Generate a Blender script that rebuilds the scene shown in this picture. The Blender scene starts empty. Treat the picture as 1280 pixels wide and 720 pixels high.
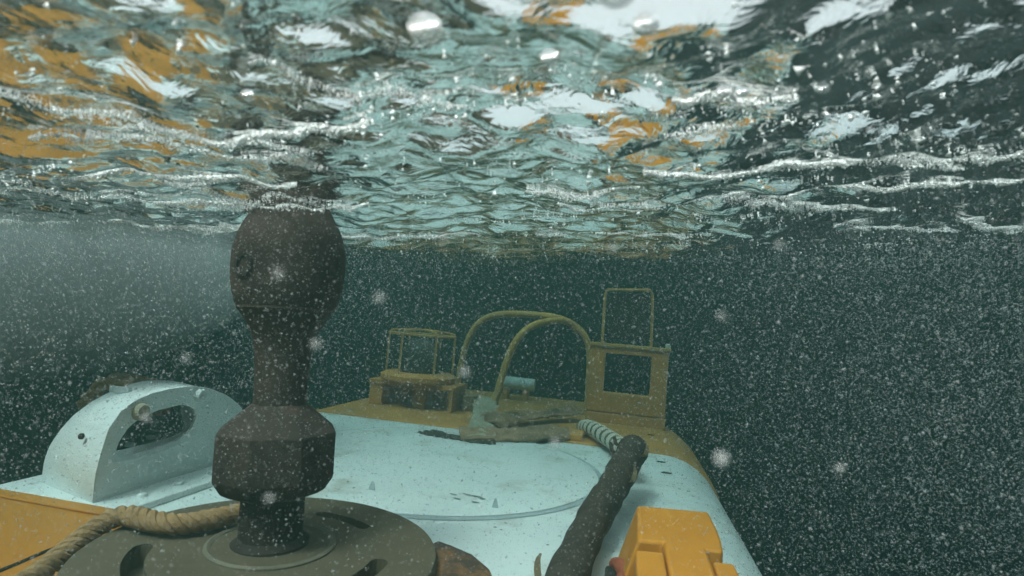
import bpy, bmesh, math, random
import numpy as np
from mathutils import Vector, Matrix

random.seed(7)
RNG = np.random.default_rng(7)
S = bpy.context.scene
COL = S.collection

# ------------------------------------------------------------------ camera
cam = bpy.data.cameras.new("camera")
cam.sensor_width = 36.0
cam.lens = 19.69
cam.clip_start = 0.02
cam.clip_end = 400.0
cam.dof.use_dof = True
cam.dof.focus_distance = 1.15
cam.dof.aperture_fstop = 7.5
cam_ob = bpy.data.objects.new("camera", cam)
COL.objects.link(cam_ob)
cam_ob.location = (0, 0, 0)
cam_ob.rotation_euler = (math.radians(90), 0, 0)
S.camera = cam_ob

# ------------------------------------------------------------------ daylight
SUN_EL, SUN_AZ = 62.0, 215.0           # elevation; compass direction the sun stands in (0 = +Y, clockwise)
W = bpy.data.worlds.new("World")
S.world = W
W.use_nodes = True
nt = W.node_tree
nt.nodes.clear()
wo = nt.nodes.new("ShaderNodeOutputWorld")
bg = nt.nodes.new("ShaderNodeBackground")
sk = nt.nodes.new("ShaderNodeTexSky")
sk.sky_type = 'NISHITA'
sk.sun_disc = False
sk.sun_elevation = math.radians(SUN_EL)
sk.sun_rotation = math.radians(SUN_AZ)
sk.air_density = 1.0
sk.dust_density = 5.0
hs = nt.nodes.new("ShaderNodeHueSaturation")
hs.inputs["Saturation"].default_value = 0.06
nt.links.new(sk.outputs[0], hs.inputs["Color"])
nt.links.new(hs.outputs[0], bg.inputs[0])
bg.inputs[1].default_value = 0.115
nt.links.new(bg.outputs[0], wo.inputs[0])

sun = bpy.data.lights.new("sun", 'SUN')
sun.energy = 1.25
sun.angle = math.radians(14)
sun.color = (1.0, 0.96, 0.9)
sun_ob = bpy.data.objects.new("sun", sun)
COL.objects.link(sun_ob)
el, az = math.radians(SUN_EL), math.radians(SUN_AZ)
sd = Vector((math.sin(az) * math.cos(el), math.cos(az) * math.cos(el), math.sin(el)))
sun_ob.rotation_euler = sd.to_track_quat('Z', 'Y').to_euler()

# ------------------------------------------------------------------ exposure, sampling
S.view_settings.view_transform = 'Standard'
S.view_settings.look = 'None'
S.view_settings.exposure = 1.92
S.view_settings.gamma = 1.0
S.render.engine = 'CYCLES'
cy = S.cycles
cy.use_denoising = True
cy.denoiser = 'OPENIMAGEDENOISE'
cy.max_bounces = 7
cy.diffuse_bounces = 3
cy.glossy_bounces = 4
cy.transmission_bounces = 4
cy.transparent_max_bounces = 12
cy.volume_bounces = 1
cy.sample_clamp_indirect = 6.0
cy.caustics_reflective = False
cy.caustics_refractive = False
try:
    cy.use_adaptive_sampling = True
    cy.adaptive_threshold = 0.01
except Exception:
    pass

# ------------------------------------------------------------------ frame of the vehicle
# hull coordinates: x to its right, y along its length, z up from its deck.
CAM_H = 0.4
_p, _r, _w = [math.radians(a) for a in (3.962, -4.806, 11.352)]
RX = Matrix(((1, 0, 0), (0, math.cos(_p), -math.sin(_p)), (0, math.sin(_p), math.cos(_p))))
RY = Matrix(((math.cos(_r), 0, math.sin(_r)), (0, 1, 0), (-math.sin(_r), 0, math.cos(_r))))
RZ = Matrix(((math.cos(_w), -math.sin(_w), 0), (math.sin(_w), math.cos(_w), 0), (0, 0, 1)))
ROT = (RZ @ RY @ RX).transposed()
HULL = Matrix.Translation(ROT @ Vector((0, 0, -CAM_H))) @ ROT.to_4x4()
HULL_I = HULL.inverted()

# ------------------------------------------------------------------ material helpers
def new_mat(name):
    m = bpy.data.materials.new(name)
    m.use_nodes = True
    t = m.node_tree
    t.nodes.clear()
    o = t.nodes.new("ShaderNodeOutputMaterial")
    return m, t, o

def N(t, kind, **kw):
    n = t.nodes.new(kind)
    for k, v in kw.items():
        if k in n.inputs:
            n.inputs[k].default_value = v
        else:
            setattr(n, k, v)
    return n

def ramp(t, src, stops, interp='LINEAR'):
    r = t.nodes.new("ShaderNodeValToRGB")
    r.color_ramp.interpolation = interp
    e = r.color_ramp.elements
    while len(e) < len(stops):
        e.new(0.5)
    for el_, (p, c) in zip(e, stops):
        el_.position = p
        el_.color = (c[0], c[1], c[2], 1) if not isinstance(c, (int, float)) else (c, c, c, 1)
    t.links.new(src, r.inputs[0])
    return r

def mixc(t, fac, a, b, mode='MIX'):
    m = t.nodes.new("ShaderNodeMix")
    m.data_type = 'RGBA'
    m.blend_type = mode
    for sock, v in ((m.inputs[0], fac), (m.inputs[6], a), (m.inputs[7], b)):
        if hasattr(v, 'links') or hasattr(v, 'is_output'):
            t.links.new(v, sock)
        elif isinstance(v, (int, float)):
            sock.default_value = v
        else:
            sock.default_value = (v[0], v[1], v[2], 1)
    return m.outputs[2]

def surface(name, base, var, scale=6.0, rough=0.5, specks=None, speck_scale=60.0, speck_amt=0.12,
            stain=None, stain_scale=3.0, stain_lo=0.55, bump=0.15, bump_scale=80.0, spec=0.4, metal=0.0):
    """painted / rusty / fibrous surface: mottled base, stains, small dark specks, fine relief"""
    m, t, o = new_mat(name)
    tc = N(t, "ShaderNodeTexCoord")
    L = t.links.new
    n1 = N(t, "ShaderNodeTexNoise", Scale=scale, Detail=8.0, Roughness=0.6)
    L(tc.outputs["Object"], n1.inputs["Vector"])
    c = ramp(t, n1.outputs[0], [(0.3, base), (0.7, var)]).outputs[0]
    if stain is not None:
        n2 = N(t, "ShaderNodeTexNoise", Scale=stain_scale, Detail=10.0, Roughness=0.68)
        L(tc.outputs["Object"], n2.inputs["Vector"])
        f = ramp(t, n2.outputs[0], [(stain_lo, 0.0), (stain_lo + 0.16, 0.85)]).outputs[0]
        c = mixc(t, f, c, stain)
    if specks is not None:
        v = N(t, "ShaderNodeTexVoronoi", Scale=speck_scale, Randomness=1.0)
        L(tc.outputs["Object"], v.inputs["Vector"])
        # only some cells carry a speck, of uneven size
        sep = N(t, "ShaderNodeSeparateColor")
        L(v.outputs["Color"], sep.inputs[0])
        n3 = N(t, "ShaderNodeTexNoise", Scale=3.5, Detail=3.0)
        L(tc.outputs["Object"], n3.inputs["Vector"])
        th = N(t, "ShaderNodeMath", operation='MULTIPLY')
        L(sep.outputs[0], th.inputs[0]); L(n3.outputs[0], th.inputs[1])
        sz = N(t, "ShaderNodeMath", operation='MULTIPLY_ADD')
        L(th.outputs[0], sz.inputs[0]); sz.inputs[1].default_value = speck_amt * 3.4; sz.inputs[2].default_value = -speck_amt * 1.05
        lt = N(t, "ShaderNodeMath", operation='LESS_THAN')
        L(v.outputs["Distance"], lt.inputs[0]); L(sz.outputs[0], lt.inputs[1])
        f2 = N(t, "ShaderNodeMath", operation='MULTIPLY')
        L(lt.outputs[0], f2.inputs[0]); f2.inputs[1].default_value = 0.75
        c = mixc(t, f2.outputs[0], c, specks)
    b = N(t, "ShaderNodeBsdfPrincipled", Roughness=rough, Metallic=metal)
    b.inputs["Specular IOR Level"].default_value = spec * 0.4     # wet: little contrast between water and paint
    L(c, b.inputs["Base Color"])
    nb = N(t, "ShaderNodeTexNoise", Scale=bump_scale, Detail=6.0, Roughness=0.6)
    L(tc.outputs["Object"], nb.inputs["Vector"])
    bp = N(t, "ShaderNodeBump", Strength=bump, Distance=0.004)
    L(nb.outputs[0], bp.inputs["Height"])
    L(bp.outputs[0], b.inputs["Normal"])
    L(b.outputs[0], o.inputs[0])
    return m

M = {}
M['white'] = surface("white_paint", (0.70, 0.75, 0.73), (0.80, 0.82, 0.79), 5, 0.45, specks=(0.07, 0.075, 0.06),
                     speck_scale=62, speck_amt=0.30, stain=(0.50, 0.49, 0.41), stain_scale=7, stain_lo=0.53, bump=0.1)
M['white_clean'] = surface("white_enamel", (0.72, 0.76, 0.75), (0.78, 0.80, 0.77), 7, 0.38, stain=(0.5, 0.52, 0.46),
                           stain_scale=9, stain_lo=0.63, bump=0.06, bump_scale=40)
M['seam'] = surface("seam_sealant", (0.36, 0.42, 0.43), (0.46, 0.5, 0.5), 12, 0.6)
M['orange'] = surface("orange_paint", (0.58, 0.235, 0.035), (0.50, 0.195, 0.03), 5, 0.45, specks=(0.12, 0.06, 0.03),
                      speck_scale=90, speck_amt=0.07, stain=(0.5, 0.22, 0.06), stain_scale=6, stain_lo=0.6, bump=0.08)
M['orange_far'] = surface("orange_deck_paint", (0.66, 0.31, 0.08), (0.54, 0.25, 0.07), 4, 0.55, specks=(0.1, 0.06, 0.03),
                          speck_scale=40, speck_amt=0.07, stain=(0.42, 0.24, 0.1), stain_scale=4, stain_lo=0.55)
M['pad'] = surface("orange_foam", (0.66, 0.265, 0.035), (0.58, 0.225, 0.03), 9, 0.55, specks=(0.25, 0.1, 0.04), speck_scale=60,
                   speck_amt=0.06, stain=(0.6, 0.24, 0.05), stain_scale=14, stain_lo=0.62, bump=0.12, bump_scale=140)
M['yellow'] = surface("mustard_tube", (0.58, 0.34, 0.08), (0.46, 0.28, 0.09), 14, 0.5, stain=(0.25, 0.17, 0.08), stain_scale=20, stain_lo=0.58)
M['rust'] = surface("rusty_steel", (0.034, 0.026, 0.021), (0.062, 0.045, 0.036), 16, 0.75, stain=(0.105, 0.066, 0.048), stain_scale=22,
                    stain_lo=0.58, bump=1.0, bump_scale=55, metal=0.0)
M['plate'] = surface("weathered_steel_plate", (0.098, 0.077, 0.050), (0.138, 0.109, 0.072), 7, 0.6, specks=(0.35, 0.33, 0.27), speck_scale=80,
                     speck_amt=0.08, stain=(0.17, 0.11, 0.06), stain_scale=8, stain_lo=0.56, bump=0.25)
M['dark'] = surface("dark_recess", (0.025, 0.022, 0.02), (0.04, 0.035, 0.03), 12, 0.8)
M['grey_mark'] = surface("worn_stencil_paint", (0.2, 0.22, 0.2), (0.3, 0.32, 0.3), 80, 0.7)
M['ring'] = surface("pale_ring", (0.19, 0.165, 0.12), (0.13, 0.11, 0.08), 30, 0.5)
M['lug'] = surface("flaking_orange_lug", (0.055, 0.04, 0.03), (0.09, 0.06, 0.045), 20, 0.75, stain=(0.36, 0.16, 0.055), stain_scale=9, stain_lo=0.47, bump=0.3)
M['rope'] = surface("manila_rope", (0.46, 0.285, 0.14), (0.32, 0.19, 0.09), 45, 0.9, stain=(0.10, 0.065, 0.04), stain_scale=30, stain_lo=0.55, bump=1.0, bump_scale=260)
M['hose'] = surface("grimy_hose_sleeve", (0.034, 0.028, 0.022), (0.070, 0.056, 0.042), 18, 0.8, specks=(0.42, 0.36, 0.27), speck_scale=120,
                    speck_amt=0.09, stain=(0.15, 0.10, 0.07), stain_scale=24, stain_lo=0.55, bump=1.0, bump_scale=70)
M['flap'] = surface("frayed_tie", (0.10, 0.075, 0.045), (0.17, 0.12, 0.065), 40, 0.8)
M['corr'] = surface("corrugated_plastic", (0.66, 0.62, 0.50), (0.55, 0.5, 0.4), 25, 0.55)
M['corr_shade'] = surface("corrugated_groove_shade", (0.09, 0.075, 0.055), (0.12, 0.10, 0.075), 25, 0.7)  # dark bands paint the shade of grooves too shallow to show
M['web'] = surface("brown_webbing", (0.40, 0.24, 0.14), (0.24, 0.15, 0.09), 16, 0.85, stain=(0.12, 0.10, 0.06), stain_scale=14, stain_lo=0.52, bump=0.8, bump_scale=120)
M['web_pale'] = surface("pale_webbing", (0.44, 0.40, 0.30), (0.33, 0.29, 0.20), 14, 0.85, stain=(0.25, 0.22, 0.15), stain_scale=16, stain_lo=0.56, bump=0.6, bump_scale=120)
M['pale'] = surface("pale_plastic", (0.55, 0.62, 0.58), (0.62, 0.66, 0.62), 9, 0.5)
M['red'] = surface("red_cord", (0.40, 0.10, 0.05), (0.28, 0.08, 0.04), 50, 0.8, bump=0.8, bump_scale=200)
M['glass_dome'] = surface("lamp_lens", (0.05, 0.055, 0.045), (0.08, 0.08, 0.065), 12, 0.2)
def bubble_material(opacity=0.38, white=0.6):
    m, t, o = new_mat("bubble_white")
    b = N(t, "ShaderNodeBsdfPrincipled", Roughness=0.3)
    b.inputs["Base Color"].default_value = (white, white, white * .98, 1)
    tr = N(t, "ShaderNodeBsdfTransparent")
    mx = N(t, "ShaderNodeMixShader")
    mx.inputs[0].default_value = opacity
    t.links.new(tr.outputs[0], mx.inputs[1]); t.links.new(b.outputs[0], mx.inputs[2])
    t.links.new(mx.outputs[0], o.inputs[0])
    return m
M['speck'] = bubble_material()
M['froth_glint'] = bubble_material(0.95, 0.85)  # white specks for foam, also painting glints on wave crests
M['fleck'] = bubble_material(0.26, 0.6)
M['seabed'] = surface("seabed_silt", (0.05, 0.055, 0.045), (0.09, 0.09, 0.07), 0.7, 0.9, bump=0.4, bump_scale=6)

# water surface: mirror and see-through in the share Fresnel gives, total reflection below the critical angle
def water_material():
    m, t, o = new_mat("water_skin")
    L = t.links.new
    tc = N(t, "ShaderNodeTexCoord")
    mp = N(t, "ShaderNodeMapping")
    mp.inputs["Scale"].default_value = (1, 1.35, 1)
    L(tc.outputs["Object"], mp.inputs[0])
    n1 = N(t, "ShaderNodeTexNoise", Scale=36.0, Detail=4.0, Roughness=0.5, Distortion=0.6)
    L(mp.outputs[0], n1.inputs["Vector"])
    b1 = N(t, "ShaderNodeBump", Strength=0.7, Distance=0.0056)
    L(n1.outputs[0], b1.inputs["Height"])
    fr = N(t, "ShaderNodeFresnel", IOR=1.333)
    L(b1.outputs[0], fr.inputs["Normal"])
    g = N(t, "ShaderNodeBsdfGlossy", Roughness=0.0)
    g.inputs["Color"].default_value = (1, 1, 1, 1)
    L(b1.outputs[0], g.inputs["Normal"])
    tr = N(t, "ShaderNodeBsdfTransparent")
    mx = N(t, "ShaderNodeMixShader")
    L(fr.outputs[0], mx.inputs[0]); L(tr.outputs[0], mx.inputs[1]); L(g.outputs[0], mx.inputs[2])
    L(mx.outputs[0], o.inputs[0])
    return m
M['water'] = water_material()

def volume_material(name, color, density, absorb=(0, 0, 0), aniso=0.3):
    m, t, o = new_mat(name)
    v = N(t, "ShaderNodeVolumePrincipled")
    v.inputs["Color"].default_value = (*color, 1)
    v.inputs["Density"].default_value = density
    v.inputs["Anisotropy"].default_value = aniso
    v.inputs["Absorption Color"].default_value = (*absorb, 1)
    t.links.new(v.outputs[0], o.inputs["Volume"])
    return m
M['haze'] = volume_material("sea_water", (0.029, 0.057, 0.051), 0.82, (0.0, 0.06, 0.06))
M['cloud'] = volume_material("milky_bubbles", (0.95, 0.97, 0.97), 4.0)
_t = M['cloud'].node_tree
_tc = N(_t, "ShaderNodeTexCoord"); _g = N(_t, "ShaderNodeTexGradient", gradient_type='SPHERICAL')
_n = N(_t, "ShaderNodeTexNoise", Scale=2.2, Detail=3.0)
_a = N(_t, "ShaderNodeMath", operation='MULTIPLY'); _b = N(_t, "ShaderNodeMath", operation='MULTIPLY')
_b.inputs[1].default_value = 55.0
_t.links.new(_tc.outputs["Object"], _g.inputs[0]); _t.links.new(_tc.outputs["Object"], _n.inputs["Vector"])
_t.links.new(_g.outputs["Fac"], _a.inputs[0]); _t.links.new(_n.outputs[0], _a.inputs[1])
_t.links.new(_a.outputs[0], _b.inputs[0])
_t.links.new(_b.outputs[0], _t.nodes["Principled Volume"].inputs["Density"])

# ------------------------------------------------------------------ mesh helpers
class MB:
    def __init__(s):
        s.v, s.f, s.mi = [], [], []
        s.k = 0
    def add(s, vs, fs):
        o = len(s.v)
        s.v += [tuple(q) for q in vs]
        s.f += [tuple(i + o for i in q) for q in fs]
        s.mi += [s.k] * len(fs)
        return s
    def box(s, x0, x1, y0, y1, z0, z1):
        return s.add([(x0, y0, z0), (x1, y0, z0), (x1, y1, z0), (x0, y1, z0), (x0, y0, z1), (x1, y0, z1), (x1, y1, z1), (x0, y1, z1)],
                     [(0, 3, 2, 1), (4, 5, 6, 7), (0, 1, 5, 4), (1, 2, 6, 5), (2, 3, 7, 6), (3, 0, 4, 7)])
    def lathe(s, prof, n=32, c=(0, 0, 0), phase=0.0, cap=True):
        vs, fs = [], []
        for r, z in prof:
            for i in range(n):
                a = 2 * math.pi * i / n + phase
                vs.append((c[0] + r * math.cos(a), c[1] + r * math.sin(a), c[2] + z))
        for j in range(len(prof) - 1):
            for i in range(n):
                i2 = (i + 1) % n
                fs.append((j * n + i, j * n + i2, (j + 1) * n + i2, (j + 1) * n + i))
        if cap:
            fs.append(tuple(reversed(range(n))))
            fs.append(tuple((len(prof) - 1) * n + i for i in range(n)))
        return s.add(vs, fs)
    def tube(s, path, rad, n=12, closed=False):
        P = [Vector(q) for q in path]
        R = rad if hasattr(rad, '__len__') else [rad] * len(P)
        up = None
        vs, fs = [], []
        m = len(P)
        for i in range(m):
            if closed:
                d = P[(i + 1) % m] - P[i - 1]
            else:
                d = P[min(i + 1, m - 1)] - P[max(i - 1, 0)]
            d.normalize()
            if up is None:
                up = Vector((0, 0, 1)) if abs(d.z) < 0.9 else Vector((1, 0, 0))
            a = (up - d * up.dot(d)).normalized()
            up = a
            b = d.cross(a)
            for k in range(n):
                t = 2 * math.pi * k / n
                vs.append(P[i] + (a * math.cos(t) + b * math.sin(t)) * R[i])
        for i in range(m if closed else m - 1):
            i2 = (i + 1) % m
            for k in range(n):
                k2 = (k + 1) % n
                fs.append((i * n + k, i * n + k2, i2 * n + k2, i2 * n + k))
        if not closed:
            fs.append(tuple(reversed(range(n))))
            fs.append(tuple((m - 1) * n + k for k in range(n)))
        return s.add(vs, fs)
    def ribbon(s, path, width, thick, side):
        """flat webbing along a path; side gives the width direction at each point"""
        P = [Vector(q) for q in path]
        vs, fs = [], []
        for i, q in enumerate(P):
            d = (P[min(i + 1, len(P) - 1)] - P[max(i - 1, 0)]).normalized()
            w = Vector(side[i] if isinstance(side, list) else side)
            w = (w - d * w.dot(d)).normalized()
            nrm = d.cross(w)
            wd = width[i] if hasattr(width, '__len__') else width
            for a, b in ((-1, -1), (-.33, -.8), (.33, -1.1), (1, -1), (1, 1), (.33, 1.2), (-.33, .9), (-1, 1)):
                vs.append(q + w * (a * wd / 2) + nrm * (b * thick / 2))
        n = 8
        for i in range(len(P) - 1):
            for k in range(n):
                k2 = (k + 1) % n
                fs.append((i * n + k, i * n + k2, (i + 1) * n + k2, (i + 1) * n + k))
        fs.append(tuple(reversed(range(n))))
        fs.append(tuple((len(P) - 1) * n + k for k in range(n)))
        return s.add(vs, fs)
    def mesh(s, name, mats, smooth=True):
        me = bpy.data.meshes.new(name)
        me.from_pydata(s.v, [], s.f)
        for m in (mats if isinstance(mats, (list, tuple)) else [mats]):
            me.materials.append(m)
        me.polygons.foreach_set("material_index", s.mi)
        me.update()
        bm = bmesh.new(); bm.from_mesh(me)
        bmesh.ops.recalc_face_normals(bm, faces=bm.faces)
        bm.to_mesh(me); bm.free()
        if smooth:
            me.polygons.foreach_set("use_smooth", [True] * len(me.polygons))
            me.set_sharp_from_angle(angle=math.radians(38))
        return me
    def build(s, name, mats, parent=None, smooth=True, bevel=0.0, mw=None):
        o = bpy.data.objects.new(name, s.mesh(name, mats, smooth))
        COL.objects.link(o)
        if parent is not None:
            o.parent = parent
        if mw is not None:
            o.matrix_world = mw
        if bevel:
            b = o.modifiers.new("bevel", 'BEVEL')
            b.width = bevel; b.segments = 3; b.limit_method = 'ANGLE'; b.angle_limit = math.radians(35)
            o.modifiers.new("wn", 'WEIGHTED_NORMAL').keep_sharp = True
        return o

def tag(o, label=None, cat=None, group=None, kind=None):
    if label: o['label'] = label
    if cat: o['category'] = cat
    if group: o['group'] = group
    if kind: o['kind'] = kind
    return o

def place_hull(o, origin):
    """top-level thing whose mesh is written in hull coordinates: move its origin to its base, stand it in the world"""
    o.data.transform(Matrix.Translation(-Vector(origin)))
    o.matrix_world = HULL @ Matrix.Translation(Vector(origin))
    return o

def spline(pts, n=40):
    P = [Vector(p) for p in pts]
    P = [P[0] * 2 - P[1]] + P + [P[-1] * 2 - P[-2]]
    out = []
    segs = len(P) - 3
    for k in range(n + 1):
        u = k / n * segs
        i = min(int(u), segs - 1); t = u - i
        a, b, c, d = P[i:i + 4]
        out.append(0.5 * ((2 * b) + (c - a) * t + (2 * a - 5 * b + 4 * c - d) * t * t + (3 * b - a - 3 * c + d) * t ** 3))
    return out

def strands(mb, path, R, r, pitch, count=3, n=8, wob=0.0):
    """laid rope: strands twisted round the path"""
    P = [Vector(q) for q in path]
    acc = [0.0]
    for i in range(1, len(P)):
        acc.append(acc[-1] + (P[i] - P[i - 1]).length)
    for s_ in range(count):
        up = None; line = []
        for i, q in enumerate(P):
            d = (P[min(i + 1, len(P) - 1)] - P[max(i - 1, 0)]).normalized()
            if up is None:
                up = Vector((0, 0, 1)) if abs(d.z) < 0.9 else Vector((1, 0, 0))
            a = (up - d * up.dot(d)).normalized(); up = a
            b = d.cross(a)
            t = 2 * math.pi * (acc[i] / pitch + s_ / count)
            rr = R * (1 + wob * math.sin(acc[i] * 60 + s_))
            line.append(q + (a * math.cos(t) + b * math.sin(t)) * rr)
        mb.tube(line, r, n)
    return mb

# ------------------------------------------------------------------ setting: water surface, seabed, haze
H0 = 0.118
_waves = []
for lam0, lam1, amp, n in ((1.3, 0.7, 0.0050, 7), (0.5, 0.25, 0.0029, 10), (0.2, 0.09, 0.0023, 14), (0.09, 0.03, 0.0014, 20)):
    for _ in range(n):
        lam = math.exp(RNG.uniform(math.log(lam1), math.log(lam0)))
        th = math.radians(90 + RNG.normal() * 42) + (math.pi if RNG.random() < .3 else 0)
        k = 2 * math.pi / lam
        _waves.append((k * math.cos(th), k * math.sin(th), RNG.uniform(0, 6.28), amp * RNG.uniform(.5, 1.3) / math.sqrt(n) * 2.2, lam))

def smooth01(a, b, t):
    u = np.clip((t - a) / (b - a), 0, 1)
    return u * u * (3 - 2 * u)

def water_h(x, y):
    x = np.asarray(x, float); y = np.asarray(y, float)
    h = np.full(np.broadcast(x, y).shape, H0)
    for kx, ky, ph, a, lam in _waves:
        s = np.sin(kx * x + ky * y + ph)
        h = h + a * (s if lam > .3 else (1 - 2 * np.abs(np.sin((kx * x + ky * y + ph) / 2)) ** 1.4))
    # the surface falls away from the camera into a trough and rises again behind it
    near = np.exp(-((x) / 3.0) ** 2)
    yy = y + 0.10 * x
    h = h + near * (0.020 * (1 - smooth01(0.15, 0.85, yy)) + 0.030 * smooth01(0.05, 0.45, x) * (1 - smooth01(0.15, 0.60, y)) - 0.020 * np.exp(-((yy - 1.28) / 0.36) ** 2) * (0.3 + 0.7 * smooth01(-0.85, -0.2, x)) + 0.016 * smooth01(0.1, 0.8, -x) * smooth01(.6, 1.1, y))
    # broken water towards the upper right of the view
    m = np.exp(-((x - 0.34) / 0.20) ** 2 - ((y - 0.28) / 0.12) ** 2)
    h = h + m * 0.006 * np.sin(38 * x + 9 * y + 1.5 * np.sin(31 * y)) * np.sin(44 * y - 13 * x + 2 * np.sin(23 * x))
    return h

def graded(lo, hi, fine_lo, fine_hi, step, grow):
    mid = list(np.arange(fine_lo, fine_hi + 1e-9, step))
    up, s = [mid[-1]], step
    while up[-1] < hi:
        s *= grow; up.append(min(hi, up[-1] + s))
    dn, s = [mid[0]], step
    while dn[-1] > lo:
        s *= grow; dn.append(max(lo, dn[-1] - s))
    return np.array(dn[:0:-1] + mid + up[1:])

gx = graded(-28, 28, -0.75, 0.75, 0.0055, 1.045)
gy = graded(-28, 28, 0.12, 1.0, 0.0045, 1.04)
X, Y = np.meshgrid(gx, gy)
Z = water_h(X, Y)
damp = np.exp(-np.maximum(0, np.hypot(X, Y) - 4) / 6)
Z = H0 + (Z - H0) * damp
nx, ny = len(gx), len(gy)
me = bpy.data.meshes.new("water_surface")
idx = np.arange(nx * ny).reshape(ny, nx)
quads = np.stack([idx[:-1, :-1], idx[:-1, 1:], idx[1:, 1:], idx[1:, :-1]], -1).reshape(-1, 4)
me.vertices.add(nx * ny); me.vertices.foreach_set("co", np.stack([X, Y, Z], -1).astype(np.float32).ravel())
me.loops.add(quads.size); me.loops.foreach_set("vertex_index", quads.ravel().astype(np.int32))
me.polygons.add(len(quads)); me.polygons.foreach_set("loop_start", (np.arange(len(quads)) * 4).astype(np.int32))
me.polygons.foreach_set("loop_total", np.full(len(quads), 4, np.int32))
me.update(calc_edges=True)
me.polygons.foreach_set("use_smooth", np.ones(len(quads), bool))
me.materials.append(M['water'])
water = bpy.data.objects.new("water_surface", me); COL.objects.link(water)
tag(water, "rippled underside of the sea surface mirroring orange and white hull", kind='structure')

mb = MB()
nb = 40
gv = np.linspace(-28, 28, nb)
for j in range(nb):
    for i in range(nb):
        mb.v.append((gv[i], gv[j], -5.0 + 0.3 * math.sin(gv[i] * .5) * math.cos(gv[j] * .43) + 0.1 * RNG.normal()))
for j in range(nb - 1):
    for i in range(nb - 1):
        mb.f.append((j * nb + i, j * nb + i + 1, (j + 1) * nb + i + 1, (j + 1) * nb + i)); mb.mi.append(0)
seabed = mb.build("seabed", M['seabed'])
tag(seabed, "dark silty seabed far below", kind='structure')

hz = MB().box(-30, 30, -30, 30, -6.6, 0.30).build("haze", M['haze'], smooth=False)
tag(hz, "dim green sea water veiling everything in the distance", kind='stuff')

# ------------------------------------------------------------------ the submersible
sub = bpy.data.objects.new("submersible", None)
COL.objects.link(sub)
sub.matrix_world = HULL
tag(sub, "orange and white submersible deck just under the surface", "submersible")

# hull: crowned deck section with a rounded right and left shoulder, swept along y, rounded at the bow
def hull_section():
    pts = []
    R_, cx, cz = 0.20, 0.16, -0.20
    pts.append((cx + R_ + 0.05, -0.95))
    pts.append((cx + R_ + 0.02, -0.5))
    for k in range(0, 11):
        a = math.radians(90 * k / 10)
        pts.append((cx + R_ * math.cos(a), cz + R_ * math.sin(a)))
    for k in range(1, 12):
        pts.append((cx + (-1.16 - cx) * k / 12, 0.0))
    r2, cx2 = 0.10, -1.16
    for k in range(0, 9):
        a = math.radians(90 + 90 * k / 8)
        pts.append((cx2 + r2 * math.cos(a), -r2 + r2 * math.sin(a)))
    pts.append((cx2 - r2 - 0.02, -0.5)); pts.append((cx2 - r2 - 0.05, -0.95))
    return pts

def hull_sweep(mb, ys, lift=0.0, scale=None):
    sec = hull_section(); n = len(sec); base = len(mb.v)
    xm = -0.5
    for y in ys:
        sx = 1.0 if scale is None else scale(y)
        for x, z in sec:
            xx = xm + (x - xm) * sx
            out = 1 if x > xm else -1
            mb.v.append((xx + (lift * out if z < -0.01 else 0), y, z + lift))
    for j in range(len(ys) - 1):
        for i in range(n - 1):
            mb.f.append((base + j * n + i, base + j * n + i + 1, base + (j + 1) * n + i + 1, base + (j + 1) * n + i)); mb.mi.append(mb.k)
    mb.f.append(tuple(base + i for i in range(n))); mb.mi.append(mb.k)
    mb.f.append(tuple(base + (len(ys) - 1) * n + i for i in range(n))); mb.mi.append(mb.k)

mb = MB()
hull_sweep(mb, [-1.0, -0.4, 0.2, 0.6, 1.0, 1.4, 1.8, 2.06])
mb.build("white_deck", M['white'], sub)
mb = MB()
def bow_scale(y):
    u = max(0.0, (y - 2.55) / 0.75)
    return 1.0 - 0.30 * u * u
hull_sweep(mb, [2.064, 2.2, 2.4, 2.6, 2.75, 2.9, 3.0, 3.1, 3.2, 3.28], lift=0.006, scale=bow_scale)
mb.build("bow_deck", M['orange_far'], sub, bevel=0.004)

# orange panel at the near left with a shallow raised border
mb = MB()
mb.box(-1.245, -0.66, -0.9, 0.878, 0.002, 0.012)
o = mb.build("side_panel", M['orange'], sub, bevel=0.003)
MB().box(-1.24, -0.70, 0.845, 0.874, 0.0125, 0.0165).build("edge_strip", M['orange'], o, bevel=0.0015)
MB().tube(spline([(-0.80, 0.55, 0.013), (-0.806, 0.653, 0.013), (-0.812, 0.722, 0.013), (-0.80, 0.80, 0.013)], 12), 0.003, 6).build("panel_seam", M['dark'], o)

# hatch: a disc a little proud of the deck inside a grey seam ring
HC = (-0.50, 1.557)
def ring_strip(mb, c, r0, r1, z, n=96, a0=0, a1=360):
    full = a1 - a0 >= 360
    m = n if full else n + 1
    vs = []
    for i in range(m):
        a = math.radians(a0 + (a1 - a0) * i / n)
        vs += [(c[0] + r0 * math.cos(a), c[1] + r0 * math.sin(a), z), (c[0] + r1 * math.cos(a), c[1] + r1 * math.sin(a), z)]
    fs = []
    for i in range(n):
        j = (i + 1) % m
        fs.append((2 * i, 2 * i + 1, 2 * j + 1, 2 * j))
    mb.add(vs, fs)
mb = MB()
mb.lathe([(0.458, 0.001), (0.458, 0.0045), (0.452, 0.0065), (0.30, 0.0075), (0.15, 0.008), (0.01, 0.008)], 96, (HC[0], HC[1], 0))
hatch = mb.build("hatch_cover", M['white'], sub)
mb = MB()
mb.lathe([(0.459, 0.001), (0.460, 0.0035), (0.467, 0.004), (0.473, 0.0025), (0.474, 0.001)], 96, (HC[0], HC[1], 0), cap=False)
mb.build("hatch_seam", M['seam'], sub)
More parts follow.
